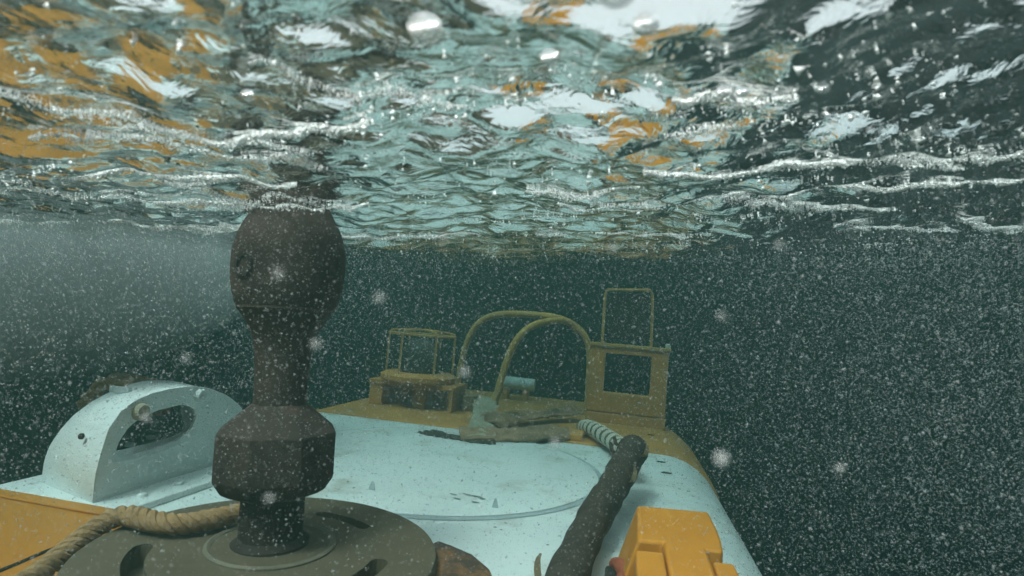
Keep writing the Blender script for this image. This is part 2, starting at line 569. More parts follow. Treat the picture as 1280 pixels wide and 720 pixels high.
# worn stencil dashes on the hatch
mb = MB()
for (x, y, w, a) in ((-0.357, 1.262, .018, -.25), (-0.340, 1.236, .017, -.2), (-0.329, 1.276, .020, -.2), (-0.303, 1.272, .026, -.15), (-0.288, 1.262, .012, .3), (-0.297, 1.232, .018, -.1)):
    c, s = math.cos(a), math.sin(a); hw, hh = w / 2, .0028
    mb.add([(x + i * hw * c - j * hh * s, y + i * hw * s + j * hh * c, 0.0092) for i, j in ((-1, -1), (1, -1), (1, 1), (-1, 1))], [(0, 1, 2, 3)])
mb.build("worn_marking", M['grey_mark'], hatch, smooth=False)
for (x, y) in ((-0.535, 1.213), (-0.25, 1.222)):
    MB().add([(x - .007, y - .003, .005), (x + .009, y - .003, .005), (x + .007, y + .004, .005), (x - .006, y + .004, .005), (x - .001, y, .026), (x + .003, y + .001, .026)],
             [(0, 1, 5, 4), (1, 2, 5), (2, 3, 4, 5), (3, 0, 4), (0, 3, 2, 1)]).build("peg", M['seam'], hatch, smooth=False)
def vent(x, y, z, l=.026, w=.007):
    vs = [(x + l / 2 * math.cos(t), y + w * math.sin(t), z + .0018) for t in np.linspace(0, 2 * math.pi, 16, endpoint=False)]
    vs += [(x + l / 2 * 1.15 * math.cos(t), y + w * 1.2 * math.sin(t), z) for t in np.linspace(0, 2 * math.pi, 16, endpoint=False)]
    MB().add(vs, [tuple(range(16))] + [(i, (i + 1) % 16, 16 + (i + 1) % 16, 16 + i) for i in range(16)]).build("drain_slot", M['dark'], sub, smooth=False)  # proud dark oval; the slot's inner shade is only its colour
vent(0.144, 1.932, 0.0012); vent(0.152, 1.786, 0.0012, .03); vent(0.134, 2.40, 0.0075)

# handle bracket: thick arched block with an oval hole
def arc_resample(pts, n):
    P = [Vector(p) for p in pts]
    L_ = [0.0]
    for i in range(1, len(P) + 1):
        L_.append(L_[-1] + (P[i % len(P)] - P[i - 1]).length)
    out = []
    for k in range(n):
        s = L_[-1] * k / n
        i = max(j for j in range(len(P)) if L_[j] <= s + 1e-9)
        t = (s - L_[i]) / max(1e-9, L_[i + 1] - L_[i])
        out.append(P[i].lerp(P[(i + 1) % len(P)], t))
    return out
prof = [(0.886, 0.012), (0.884, 0.06), (0.889, 0.10), (0.899, 0.145), (0.920, 0.175), (0.950, 0.193), (0.99, 0.204), (1.04, 0.209), (1.10, 0.209),
        (1.16, 0.197), (1.215, 0.177), (1.26, 0.152), (1.30, 0.115), (1.33, 0.07), (1.345, 0.012)]
hole = [(0.928, 0.088), (0.932, 0.112), (0.950, 0.138), (0.975, 0.154), (1.02, 0.164), (1.08, 0.168), (1.118, 0.158), (1.13, 0.132), (1.118, 0.106), (1.08, 0.090), (1.02, 0.084), (0.97, 0.084)]
def polar_ring(poly, c, n):
    out = []
    P = [Vector(p) for p in poly]; c = Vector(c)
    for k in range(n):
        a = 2 * math.pi * k / n
        d = Vector((math.cos(a), math.sin(a)))
        best = None
        for i in range(len(P)):
            p, q = P[i] - c, P[(i + 1) % len(P)] - c
            e = q - p
            den = d.x * (-e.y) + d.y * e.x
            if abs(den) < 1e-12: continue
            t = (p.x * (-e.y) + p.y * e.x) / den
            u = (d.x * p.y - d.y * p.x) / den
            if t > 0 and -1e-6 <= u <= 1 + 1e-6 and (best is None or t > best): best = t
        out.append(c + d * best)
    return out
NB = 64
hc = (1.02, 0.122)
outer, inner = polar_ring(prof, hc, NB), polar_ring(hole, hc, NB)
inner2 = [Vector(hc) + (q - Vector(hc)) * 1.22 for q in inner]      # a dished rim round the hole
XN, XF = -0.930, -1.115
def skew(x):                                                          # the block stands slightly turned on the deck
    return (XN - x) * 0.28
mb = MB()
mid = [a.lerp(b, .42) for a, b in zip(polar_ring([(0.9, 0.012), (0.905, 0.08), (0.95, 0.145), (1.02, 0.18), (1.10, 0.19), (1.2, 0.178), (1.29, 0.14), (1.34, 0.06), (1.35, 0.012)], hc, NB), inner)]                # behind the web the arch is an open shell
prof_far = [(0.886, 0.012), (0.886, 0.06), (0.894, 0.087), (0.912, 0.115), (0.936, 0.14), (0.97, 0.162), (1.005, 0.177), (1.064, 0.193), (1.10, 0.198), (1.143, 0.197), (1.20, 0.190),
            (1.25, 0.177), (1.29, 0.155), (1.33, 0.11), (1.355, 0.06), (1.365, 0.012)]
outer_far = polar_ring(prof_far, hc, NB)                             # lower and rounder on its outboard side
rings = [(outer, XN - .004), (outer_far, XF), (mid, XF), (mid, XN - .022), (inner, XN - .022), (inner, XN - .014), (inner2, XN - .006)]
for R_, x in rings:
    mb.v += [(x, q.x + skew(x), q.y) for q in R_]
for a in range(7):
    b = (a + 1) % 7
    for k in range(NB):
        k2 = (k + 1) % NB
        mb.f.append((a * NB + k, a * NB + k2, b * NB + k2, b * NB + k)); mb.mi.append(0)
br = mb.build("handle_bracket", M['white_clean'], sub, bevel=0.009)
MB().add([(-1.165, 0.884, .0), (-0.858, 0.884, .0), (-0.842, 1.40, .0), (-1.165, 1.46, .0), (-1.165, 0.884, .013), (-0.858, 0.884, .013), (-0.842, 1.40, .013), (-1.165, 1.46, .013)],
         [(0, 3, 2, 1), (4, 5, 6, 7), (0, 1, 5, 4), (1, 2, 6, 5), (2, 3, 7, 6), (3, 0, 4, 7)]).build("base_plate", M['white_clean'], br, bevel=0.003)
def bolt_bm(r, h):
    return MB().lathe([(r, 0), (r, h * .6), (r * .8, h * .9), (r * .3, h)], 14).mesh("bolt", M['white_clean'])
bolt_me = bolt_bm(0.0095, 0.008)
for (y, x) in ((0.955, -.893), (1.045, -.892), (1.14, -.890), (1.25, -.888)):
    o = bpy.data.objects.new("bolt", bolt_me); COL.objects.link(o); o.parent = br; o.location = (x, y, 0.012)
for (y, x) in ((1.00, -1.0), (1.075, -1.02)):
    o = bpy.data.objects.new("bolt", bolt_me); COL.objects.link(o); o.parent = br; o.location = (x, y + .02, 0.083)
def boss(y, z, r, mat, name):
    o = MB().lathe([(r, -.01), (r, .010), (r * .82, .014), (r * .55, .010), (r * .5, .004)], 20).build(name, mat, br)
    o.rotation_euler = (0, math.radians(90), 0); o.location = (XN - .006, y, z)
    return o
boss(0.965, 0.170, 0.017, M['web_pale'], "boss")
boss(1.122, 0.186, 0.015, M['white_clean'], "boss")
o = MB().lathe([(0.006, -.002), (0.006, .0015)], 14).build("drain_hole", M['dark'], br)  # uncut dark disc; its colour paints the shade inside a hole
o.rotation_euler = (math.radians(80), 0, 0); o.location = (-1.005, 0.9115, 0.122)
MB().box(-1.085, -1.035, 1.035, 1.043, 0.186, 0.1995).build("top_slit", M['seam'], br)  # raised grey bar painting the shade of an uncut notch

# lifting post on its round plate
PC = (-0.465, 0.735)
POST = Matrix.Translation((PC[0], PC[1], 0)) @ Matrix.Rotation(math.radians(-2.6), 4, 'Y')
mb = MB()
mb.lathe([(0.052, 0.056), (0.052, 0.072), (0.047, 0.075), (0.043, 0.080), (0.0425, 0.15)], 32)
k_ = [(0.0365, 0.255), (0.036, 0.29), (0.0375, 0.32), (0.0405, 0.345), (0.045, 0.362), (0.053, 0.378), (0.062, 0.392), (0.0705, 0.407), (0.0745, 0.422), (0.0775, 0.440), (0.0783, 0.462), (0.0778, 0.483),
      (0.0730, 0.503), (0.0655, 0.522), (0.055, 0.540), (0.045, 0.566), (0.034, 0.58), (0.032, 0.62), (0.032, 0.665), (0.028, 0.67)]
mb.lathe(k_, 40)
mb.lathe([(0.036, 0.14), (0.036, 0.26)], 24)
post = mb.build("lifting_post", M['rust'], sub)
post.matrix_local = POST
mb = MB()
mb.lathe([(0.062, 0.140), (0.072, 0.146), (0.0825, 0.162), (0.0835, 0.166), (0.0835, 0.224), (0.0825, 0.227), (0.0400, 0.262), (0.038, 0.264)], 8, phase=math.radians(10))
mb.build("hex_collar", M['rust'], post, bevel=0.0012)
o = MB().lathe([(0.0640, -.004), (0.0675, 0), (0.0670, .004)], 40, cap=False).build("weld_ring", M['rust'], post); o.location = (0, 0, .398)
o = MB().lathe([(0.016, -.012), (0.016, .006), (0.011, .006), (0.010, -.004)], 16).build("socket_hole", M['dark'], post)
o.rotation_euler = (math.radians(90), 0, math.radians(-12)); o.location = (-.018, -.0725, .455)

PZ = 0.066
mb = MB()
mb.lathe([(0.215, 0.0), (0.221, 0.028), (0.231, 0.034), (0.2335, 0.040), (0.2335, 0.060), (0.2305, 0.065), (0.226, PZ), (0.10, PZ + .001), (0.05, PZ + .001)], 96, (PC[0] + .003, PC[1] - .012, 0))
plate = mb.build("round_plate", M['plate'], sub)
# real kidney slots cut through the plate
DC = (PC[0] + .003, PC[1] - .012)
def kidney(c, r, w, a0, a1, n=18):
    m = MB(); vs = []
    L2 = []
    for k in range(n + 1):
        a = math.radians(a0 + (a1 - a0) * k / n)
        L2.append((c[0] + (r + w) * math.cos(a), c[1] + (r + w) * math.sin(a)))
    for k in range(7):
        t = math.radians(180 * k / 6); a = math.radians(a1)
        ex, ey = c[0] + r * math.cos(a), c[1] + r * math.sin(a)
        L2.append((ex + w * (math.cos(a) * math.cos(t) - math.sin(a) * math.sin(t)), ey + w * (math.sin(a) * math.cos(t) + math.cos(a) * math.sin(t))))
    for k in range(n, -1, -1):
        a = math.radians(a0 + (a1 - a0) * k / n)
        L2.append((c[0] + (r - w) * math.cos(a), c[1] + (r - w) * math.sin(a)))
    for k in range(7):
        t = math.radians(180 + 180 * k / 6); a = math.radians(a0)
        ex, ey = c[0] + r * math.cos(a), c[1] + r * math.sin(a)
        L2.append((ex + w * (math.cos(a) * math.cos(t) - math.sin(a) * math.sin(t)), ey + w * (math.sin(a) * math.cos(t) + math.cos(a) * math.sin(t))))
    L3 = []
    for q in L2:
        if not L3 or math.hypot(q[0] - L3[-1][0], q[1] - L3[-1][1]) > 1e-5: L3.append(q)
    n2 = len(L3)
    m.add([(x, y, 0.035) for x, y in L3] + [(x, y, 0.09) for x, y in L3],
          [tuple(range(n2)), tuple(range(n2, 2 * n2))] + [(i, (i + 1) % n2, n2 + (i + 1) % n2, n2 + i) for i in range(n2)])
    return m
SLOTS = ((0.158, .0125, 203, 262), (0.158, .0125, -45, 6), (0.150, .0105, 58, 92))
mb = MB()
for s_ in SLOTS:
    k = kidney(DC, *s_); mb.add(k.v, k.f)
cut = mb.build("slot_cutter", M['dark'], sub, smooth=False)
bo = plate.modifiers.new("slots", 'BOOLEAN'); bo.operation = 'DIFFERENCE'; bo.object = cut; bo.solver = 'EXACT'
bpy.context.view_layer.update()
dg = bpy.context.evaluated_depsgraph_get()
newme = bpy.data.meshes.new_from_object(plate.evaluated_get(dg))
plate.modifiers.clear(); plate.data = newme
bpy.data.objects.remove(cut)
mb = MB()
mb.lathe([(0.078, PZ - .002), (0.078, PZ + .0035), (0.082, PZ + .0055), (0.0865, PZ + .0035), (0.0865, PZ - .002)], 64, (PC[0], PC[1], 0), cap=False)
mb.build("plate_ring", M['ring'], plate)
MB().lathe([(0.0775, PZ), (0.0775, PZ + .003), (0.05, PZ + .004)], 48, (PC[0], PC[1], 0)).build("hub", M['plate'], plate)
# rusty lug reaching out from under the plate towards the right
lugp = [(-0.33, 0.62), (-0.30, 0.80), (-0.272, 0.895), (-0.245, 0.885), (-0.205, 0.865), (-0.168, 0.825), (-0.148, 0.78), (-0.135, 0.70), (-0.14, 0.60)]
n = len(lugp)
MB().add([(x, y, .012) for x, y in lugp] + [(x, y, .048) for x, y in lugp],
         [tuple(reversed(range(n))), tuple(range(n, 2 * n))] + [(i, (i + 1) % n, n + (i + 1) % n, n + i) for i in range(n)]).build("rusty_lug", M['lug'], sub, bevel=0.005)

# orange hinge block at the near right
def prism(poly, z0, z1):
    n = len(poly)
    return MB().add([(x, y, z0) for x, y in poly] + [(x, y, z1) for x, y in poly],
                    [tuple(reversed(range(n))), tuple(range(n, 2 * n))] + [(i, (i + 1) % n, n + (i + 1) % n, n + i) for i in range(n)])
top = [(0.044, 1.062), (0.169, 1.085), (0.170, 1.00), (0.168, 0.94), (0.163, 0.893), (0.139, 0.890), (0.139, 0.60), (0.078, 0.58), (0.078, 0.893), (0.041, 0.885)]
hb = prism(top, 0.0, 0.10)
for i, (x, y, z) in enumerate(hb.v):                                   # the sides flare towards the deck
    if z < .05 and x < .06: hb.v[i] = (x - .03, y, z)
hinge = hb.build("hinge_block", M['pad'], sub, bevel=0.0055)
for poly in (((0.036, 0.845), (0.0755, 0.853), (0.0755, 0.55), (0.036, 0.54)), ((0.1415, 0.848), (0.170, 0.852), (0.172, 0.57), (0.1415, 0.56))):
    prism(poly, 0.0, 0.099).build("knuckle", M['pad'], hinge, bevel=0.0035)
MB().tube(spline([(0.012, 0.99, .018), (0.02, 0.955, .03), (0.028, 0.92, .028), (0.02, 0.88, .035), (0.03, .84, .03)], 20), 0.012, 10).build("red_lashing", M['red'], hinge)
MB().box(-0.005, 0.036, 0.80, 0.975, 0.0, 0.022).build("lashing_pad", M['dark'], hinge, bevel=0.005)

# hoops of tubing on the bow
def hoop(pts, r=0.0165):
    return MB().tube(spline(pts, 48), r, 12)
hoop([(-0.815, 2.75, 0.0), (-0.80, 2.75, 0.16), (-0.785, 2.75, 0.27), (-0.755, 2.75, 0.36), (-0.70, 2.75, 0.425), (-0.60, 2.75, 0.460), (-0.45, 2.75, 0.468), (-0.33, 2.75, 0.462),
      (-0.24, 2.75, 0.43), (-0.18, 2.75, 0.37), (-0.155, 2.75, 0.27), (-0.15, 2.75, 0.0)]).build("guard_hoop", M['yellow'], sub)
hoop([(-0.565, 2.50, 0.0), (-0.535, 2.50, 0.14), (-0.505, 2.50, 0.27), (-0.465, 2.51, 0.36), (-0.41, 2.55, 0.415), (-0.33, 2.64, 0.445), (-0.27, 2.70, 0.445), (-0.22, 2.73, 0.405)]).build("guard_hoop", M['yellow'], sub)
for (x, y) in ((-0.815, 2.75), (-0.565, 2.50)):
    MB().lathe([(0.034, 0.006), (0.034, 0.018), (0.02, 0.03)], 18, (x, y, 0)).build("hoop_foot", M['yellow'], sub)

# square window frame on the right of the bow
def plate_with_hole(x0, x1, z0, z1, hx0, hx1, hz0, hz1, y0, y1):
    m = MB()
    for y in (y0, y1):
        m.v += [(x0, y, z0), (x1, y, z0), (x1, y, z1), (x0, y, z1), (hx0, y, hz0), (hx1, y, hz0), (hx1, y, hz1), (hx0, y, hz1)]
    for k in range(4):
        k2 = (k + 1) % 4
        m.f += [(k, k2, 4 + k2, 4 + k), (8 + k, 8 + k2, 12 + k2, 12 + k), (k, k2, 8 + k2, 8 + k), (4 + k, 4 + k2, 12 + k2, 12 + k)]
    m.mi = [0] * len(m.f)
    return m
bx = plate_with_hole(-0.150, 0.200, 0.052, 0.345, -0.078, 0.128, 0.14, 0.318, 2.60, 2.66).build("window_box", M['orange_far'], sub, bevel=0.006)
MB().box(-0.150, 0.202, 2.595, 2.70, 0.004, 0.048).build("foot_rail", M['orange_far'], bx, bevel=0.004)
MB().box(-0.158, 0.208, 2.59, 2.67, 0.3465, 0.362).build("top_lip", M['yellow'], bx, bevel=0.003)
MB().lathe([(0.012, .362), (0.012, .378), (0.006, .384)], 12, (0.195, 2.62, 0)).build("corner_knob", M['pale'], bx)
MB().tube([(-0.098, 2.63, 0.36), (-0.10, 2.63, 0.59), (-0.092, 2.63, 0.608), (0.10, 2.63, 0.620), (0.113, 2.63, 0.60), (0.122, 2.63, 0.36)], 0.0065, 8).build("wire_frame", M['yellow'], bx)

MB().box(-0.085, 0.104, 2.636, 2.648, 0.385, 0.598).build("dark_panel", M['dark'], bx, bevel=0.004)
# caged lamp on a box at the left of the bow
lb = bpy.data.objects.new("lamp_housing", None); COL.objects.link(lb); lb.parent = sub; lb.location = (-0.905, 2.45, 0)
m = MB()
m.box(-0.20, 0.20, -0.09, 0.12, 0.095, 0.118)
for x0, x1 in ((-0.195, -0.132), (0.015, 0.068), (0.175, 0.195)):
    m.box(x0, x1, -0.085, 0.115, 0.006, 0.0945)
m.box(-0.132, 0.175, 0.03, 0.045, 0.006, 0.0943)
m.build("lamp_base", M['orange_far'], lb, bevel=0.004)
MB().lathe([(0.165, 0.120), (0.172, 0.128), (0.172, 0.146), (0.15, 0.158), (0.12, 0.16)], 40).build("lamp_flange", M['orange_far'], lb)
MB().lathe([(0.095, 0.16), (0.10, 0.20), (0.09, 0.26), (0.06, 0.30), (0.02, 0.315)], 28).build("lamp_lens", M['glass_dome'], lb)
for k in range(6):
    a = math.radians(15 + 60 * k); c, s = math.cos(a), math.sin(a)
    MB().tube(spline([(0.15 * c, 0.15 * s, .155), (0.15 * c, 0.15 * s, .25), (0.148 * c, 0.148 * s, .325), (0.135 * c, .135 * s, .343), (0.07 * c, .07 * s, .35), (0, 0, .352)], 16), 0.0052, 6).build("cage_bar", M['yellow'], lb)
MB().tube([(0.15 * math.cos(t), .15 * math.sin(t), .33) for t in np.linspace(0, 2 * math.pi, 32, endpoint=False)], 0.0052, 6, closed=True).build("cage_ring", M['yellow'], lb)
# small clutter on the bow deck
MB().box(-0.70, -0.64, 2.46, 2.56, 0.006, 0.075).build("clamp_block", M['web'], sub, bevel=0.006)
o = MB().tube([(-0.66, 3.05, 0.095), (-0.46, 3.05, 0.092)], 0.034, 16).build("pale_cylinder", M['pale'], sub, bevel=0.004)
MB().box(-0.63, -0.60, 3.02, 3.08, 0.006, 0.064).build("cylinder_cradle", M['orange_far'], sub)
MB().box(-0.52, -0.49, 3.02, 3.08, 0.006, 0.064).build("cylinder_cradle", M['orange_far'], sub)
MB().box(-0.17, -0.125, 2.085, 2.20, 0.006, 0.028).build("cleat", M['orange_far'], sub, bevel=0.003)

# ------------------------------------------------------------------ loose gear lying on the deck
# laid rope round the post and over the plate's edge
path = spline([(-0.485, 0.815, .087), (-0.51, 0.81, .089), (-0.54, 0.785, .088), (-0.566, 0.742, .085), (-0.595, 0.705, .085), (-0.635, 0.698, .086), (-0.678, 0.706, .084),
               (-0.700, 0.694, .078), (-0.710, 0.675, .066), (-0.712, 0.650, .052), (-0.706, 0.615, .042), (-0.695, 0.57, .036), (-0.67, 0.50, .032), (-0.66, 0.38, .03)], 150)
mb = strands(MB(), path, 0.0084, 0.0069, 0.043, 3, 8, 0.05)
rope = mb.build("rope", M['rope'])
tag(place_hull(rope, (-0.6, 0.7, 0.066)), "brown twisted rope looped round the post and trailing off the round plate", "rope")

# thick grimy hose with ragged ties
hp = spline([(-0.076, 0.70, .034), (-0.064, 0.80, .038), (-0.037, 1.05, .055), (0.0, 1.25, .080), (0.030, 1.42, .106), (0.046, 1.50, .122)], 40)
rad = [0.027 + 0.0105 * i / 40 + 0.0016 * math.sin(i * 1.9) + 0.001 * math.sin(i * 0.7 + 1) for i in range(41)]
rad[-1] *= .72; rad[-2] *= .93
hose = bpy.data.objects.new("hose", None); COL.objects.link(hose)
hose.matrix_world = HULL @ Matrix.Translation((0, 1.1, 0))
tag(hose, "thick dark grimy hose with ragged end propped beside the orange block", "hose")
def hose_part(m, name, mat):
    m.v = [(x, y - 1.1, z) for x, y, z in m.v]
    return m.build(name, mat, hose)
hose_part(MB().tube(hp, rad, 20), "hose_sleeve", M['hose'])
for (i, ang, ln, matn) in ((9, 160, .045, 'flap'), (31, 150, .03, 'hose'), (24, 25, .05, 'flap'), (32, 20, .045, 'flap'), (38, 170, .03, 'hose')):
    q = hp[i]; a = math.radians(ang); r_ = rad[i]
    e = q + Vector((math.cos(a), 0, math.sin(a))) * r_ * .96
    out = Vector((math.cos(a), 0, math.sin(a)))
    pts = spline([e - out * .004, e + Vector((0, -.012, .0)) + out * .008, e + Vector((0, .006, .012)) + out * .014, e + Vector((0, ln * .5, ln * .4)) + out * .012], 8)
    hose_part(MB().ribbon(pts, [.004, .006, .008, .010, .010, .009, .007, .005, .003], .0025, (1, .4, 0)), "tie_end", M[matn])

# corrugated conduit from the bow to the hose
cp = spline([(-0.135, 2.26, .030), (-0.105, 2.19, .042), (-0.065, 2.09, .046), (-0.02, 1.96, .048), (0.015, 1.84, .05), (0.03, 1.72, .06), (0.04, 1.58, .09)], 110)
mb = MB()
rr = [0.0295 if (i // 4) % 2 else 0.0270 for i in range(111)]
mb.tube(cp, rr, 16)
for fi, f in enumerate(mb.f[:-2]):
    if ((fi // 16) // 4) % 2 == 0: mb.mi[fi] = 1  # groove shade painted on as dark bands
corr = mb.build("conduit", [M['corr'], M['corr_shade']])
tag(place_hull(corr, (-0.065, 2.09, 0.02)), "pale ribbed conduit reaching from the orange bow to the dark hose", "conduit")

# webbing slings
def cloth_strip(name, pts, width, side, mat, thick=.007, fold=.010, nfold=2.5, crump=.006, seed=0, n=46, m=12):
    """limp webbing: a strip with lengthwise folds, crumples and an uneven edge"""
    rg = random.Random(seed)
    path = spline(pts, n)
    ph = [rg.uniform(0, 6.28) for _ in range(8)]
    top_, bot_ = [], []
    for i, q in enumerate(path):
        d = (path[min(i + 1, n)] - path[max(i - 1, 0)]).normalized()
        w = Vector(side); w = (w - d * w.dot(d)).normalized()
        nr = w.cross(d)
        if nr.z < 0: nr = -nr
        u = i / n
        wd = width * (1 + .12 * math.sin(7 * u + ph[0]) + .05 * math.sin(23 * u + ph[1]))
        for k in range(m + 1):
            v_ = k / m - .5
            z = fold * math.sin(2 * math.pi * nfold * (v_ + .12 * math.sin(5 * u + ph[2])) + ph[3]) * (.6 + .4 * math.sin(9 * u + ph[4]))
            z += crump * math.sin(19 * u + 6 * v_ + ph[5]) * math.sin(31 * u - 9 * v_ + ph[6]) + crump * .5 * math.sin(47 * u + 15 * v_ + ph[7])
            p_ = q + w * (v_ * wd + .004 * math.sin(60 * u + k)) + nr * (z + fold)
            top_.append(p_); bot_.append(p_ - nr * thick)
    mb = MB(); c = m + 1; off = len(top_)
    fs = []
    for i in range(n):
        for k in range(m):
            a = i * c + k
            fs += [(a, a + 1, a + c + 1, a + c), (off + a, off + a + c, off + a + c + 1, off + a + 1)]
        fs += [(i * c, (i + 1) * c, off + (i + 1) * c, off + i * c), (i * c + m, off + i * c + m, off + (i + 1) * c + m, (i + 1) * c + m)]
    for k in range(m):
        fs += [(k, off + k, off + k + 1, k + 1), (n * c + k, n * c + k + 1, off + n * c + k + 1, off + n * c + k)]
    mb.add(top_ + bot_, fs)
    o = mb.build(name, mat)
    return place_hull(o, (sum(p.x for p in path) / len(path), sum(p.y for p in path) / len(path), 0.0))
o = cloth_strip("webbing_sling", [(-0.60, 2.52, .06), (-0.575, 2.42, .055), (-0.545, 2.28, .035), (-0.515, 2.14, .02), (-0.485, 2.02, .018), (-0.46, 1.88, .014)], .10, (1, .25, .05), M['web_pale'], fold=.008, nfold=1.4, crump=.004, seed=4)
tag(o, "pale worn webbing strap hanging down from the foot of the near hoop", "strap")
o = cloth_strip("webbing_sling", [(-0.53, 1.89, .014), (-0.44, 1.925, .016), (-0.37, 1.96, .020), (-0.30, 2.03, .022), (-0.23, 2.11, .022), (-0.175, 2.17, .018)], .12, (-.45, .9, .12), M['web'], fold=.008, nfold=2.2, crump=.004, seed=9)
tag(o, "brown frayed webbing strap lying along the white edge of the deck", "strap")
o = cloth_strip("webbing_sling", [(-0.48, 2.10, .03), (-0.43, 2.20, .035), (-0.37, 2.32, .035), (-0.29, 2.44, .035), (-0.22, 2.52, .04), (-0.18, 2.56, .055)], .09, (-.7, .5, .2), M['web'], fold=.011, nfold=1.6, crump=.005, seed=13)
tag(o, "darker brown strap running up towards the foot of the square window frame", "strap")
o = cloth_strip("dark_patch", [(-0.66, 1.91, .009), (-0.60, 1.88, .009), (-0.53, 1.865, .010), (-0.46, 1.86, .010), (-0.40, 1.875, .011)], .075, (.1, 1, 0), M['hose'], thick=.004, fold=.002, crump=.0008, seed=21)  # thin dark sheet laid flat on the hatch
tag(o, "flat dark patch lying on the white hatch", "rubber flap")
# coil of brown rope behind the bracket
mb = MB()
pth = [Vector((-1.19 + .03 * math.sin(t * 1.3) + .01 * math.sin(5 * t), 1.13 + .055 * math.cos(t) + .01 * t, .150 + .040 * math.sin(t) + .006 * math.sin(3.1 * t))) for t in np.linspace(0, 4 * math.pi, 120)]
strands(mb, pth, .008, .009, .055, 3, 6)
coil = mb.build("rope_coil", M['rope'])
tag(place_hull(coil, (-1.19, 1.25, 0.05)), "small coil of brown rope hung behind the white bracket", "rope")

# ------------------------------------------------------------------ bubbles
OCT_V = np.array([(1, 1, 1), (-1, -1, 1), (-1, 1, -1), (1, -1, -1)], float) * 0.72
OCT_F = np.array([(0, 2, 1), (0, 1, 3), (0, 3, 2), (1, 2, 3)])
def speck_mesh(name, P, R_, mat, stretch=0.7):
    n = len(P)
    # random orientation, slightly drawn out flakes and bubbles
    q = RNG.normal(size=(n, 4)); q /= np.linalg.norm(q, axis=1)[:, None]
    w, x, y, z = q.T
    Rm = np.stack([1 - 2 * (y * y + z * z), 2 * (x * y - z * w), 2 * (x * z + y * w), 2 * (x * y + z * w), 1 - 2 * (x * x + z * z), 2 * (y * z - x * w),
                   2 * (x * z - y * w), 2 * (y * z + x * w), 1 - 2 * (x * x + y * y)], -1).reshape(n, 3, 3)
    sc = np.ones((n, 3)); sc[:, 0] += RNG.random(n) * stretch
    V = OCT_V[None] * sc[:, None, :] * R_[:, None, None]
    V = np.einsum('nij,nkj->nki', Rm, V) + P[:, None, :]
    F = (OCT_F[None] + (np.arange(n) * 4)[:, None, None]).reshape(-1, 3)
    me = bpy.data.meshes.new(name)
    me.vertices.add(n * 4); me.vertices.foreach_set("co", V.astype(np.float32).ravel())
    me.loops.add(F.size); me.loops.foreach_set("vertex_index", F.astype(np.int32).ravel())
    me.polygons.add(len(F)); me.polygons.foreach_set("loop_start", (np.arange(len(F)) * 3).astype(np.int32))
    me.polygons.foreach_set("loop_total", np.full(len(F), 3, np.int32))
    me.update(calc_edges=True)
    me.polygons.foreach_set("use_smooth", np.ones(len(F), bool))
    me.materials.append(mat)
    o = bpy.data.objects.new(name, me); COL.objects.link(o)
    return o

HI = np.array(HULL_I)
def to_hull(P):
    return P @ HI[:3, :3].T + HI[:3, 3]
def clear_of_hull(P):
    L_ = to_hull(P)
    inside = (L_[:, 2] < 0.006) & (L_[:, 0] > -1.28) & (L_[:, 0] < 0.40) & (L_[:, 1] < 3.3)
    return ~inside

def lumps(P, seed, sc):
    r = np.random.default_rng(seed)
    v = np.zeros(len(P))
    for _ in range(10):
        k = r.normal(size=3) * sc; v += np.sin(P @ k + r.uniform(0, 6.28))
    return v / 10

n = 1350000
d = 0.33 + 2.6 * RNG.random(n) ** 1.05
azm = np.radians(RNG.uniform(-58, 58, n)); elv = np.radians(RNG.uniform(-42, 30, n))
P = np.stack([d * np.sin(azm), d * np.cos(azm), d * np.tan(elv) * np.cos(azm)], -1)
dens = 0.16 + 0.45 * lumps(P, 3, 3.2) + 0.30 * lumps(P, 5, 9)
dens += 0.55 * smooth01(0.05, 0.55, P[:, 0] - 0.16 * P[:, 1] + 0.1) + 0.30 * smooth01(.1, .5, -P[:, 0]) * smooth01(-.3, .1, P[:, 2])
dens += 0.22 * np.exp(-((P[:, 0] + .28) / .16) ** 2) * smooth01(-.35, -.1, P[:, 2])
dep = water_h(P[:, 0], P[:, 1]) - P[:, 2]
dens += 0.45 * np.exp(-np.maximum(dep, 0) / 0.05) * smooth01(.7, 1.2, P[:, 1])
keep = (RNG.random(n) < np.clip(dens, 0.03, 1) * 1.0) & clear_of_hull(P) & (P[:, 2] < water_h(P[:, 0], P[:, 1]) - .006) & (np.linalg.norm(P, axis=1) > .2)
P = P[keep]
rad = np.clip(np.exp(RNG.normal(math.log(0.00053), 0.45, len(P))), .0003, .0028)
dd = np.linalg.norm(P, axis=1)
rad *= np.clip(dd, 0.3, 2.2) ** 0.85
b = speck_mesh("bubbles", P, rad, M['speck'])
tag(b, "countless tiny pale bubbles and flecks drifting through the water", kind='stuff')
print("bubbles", len(P))

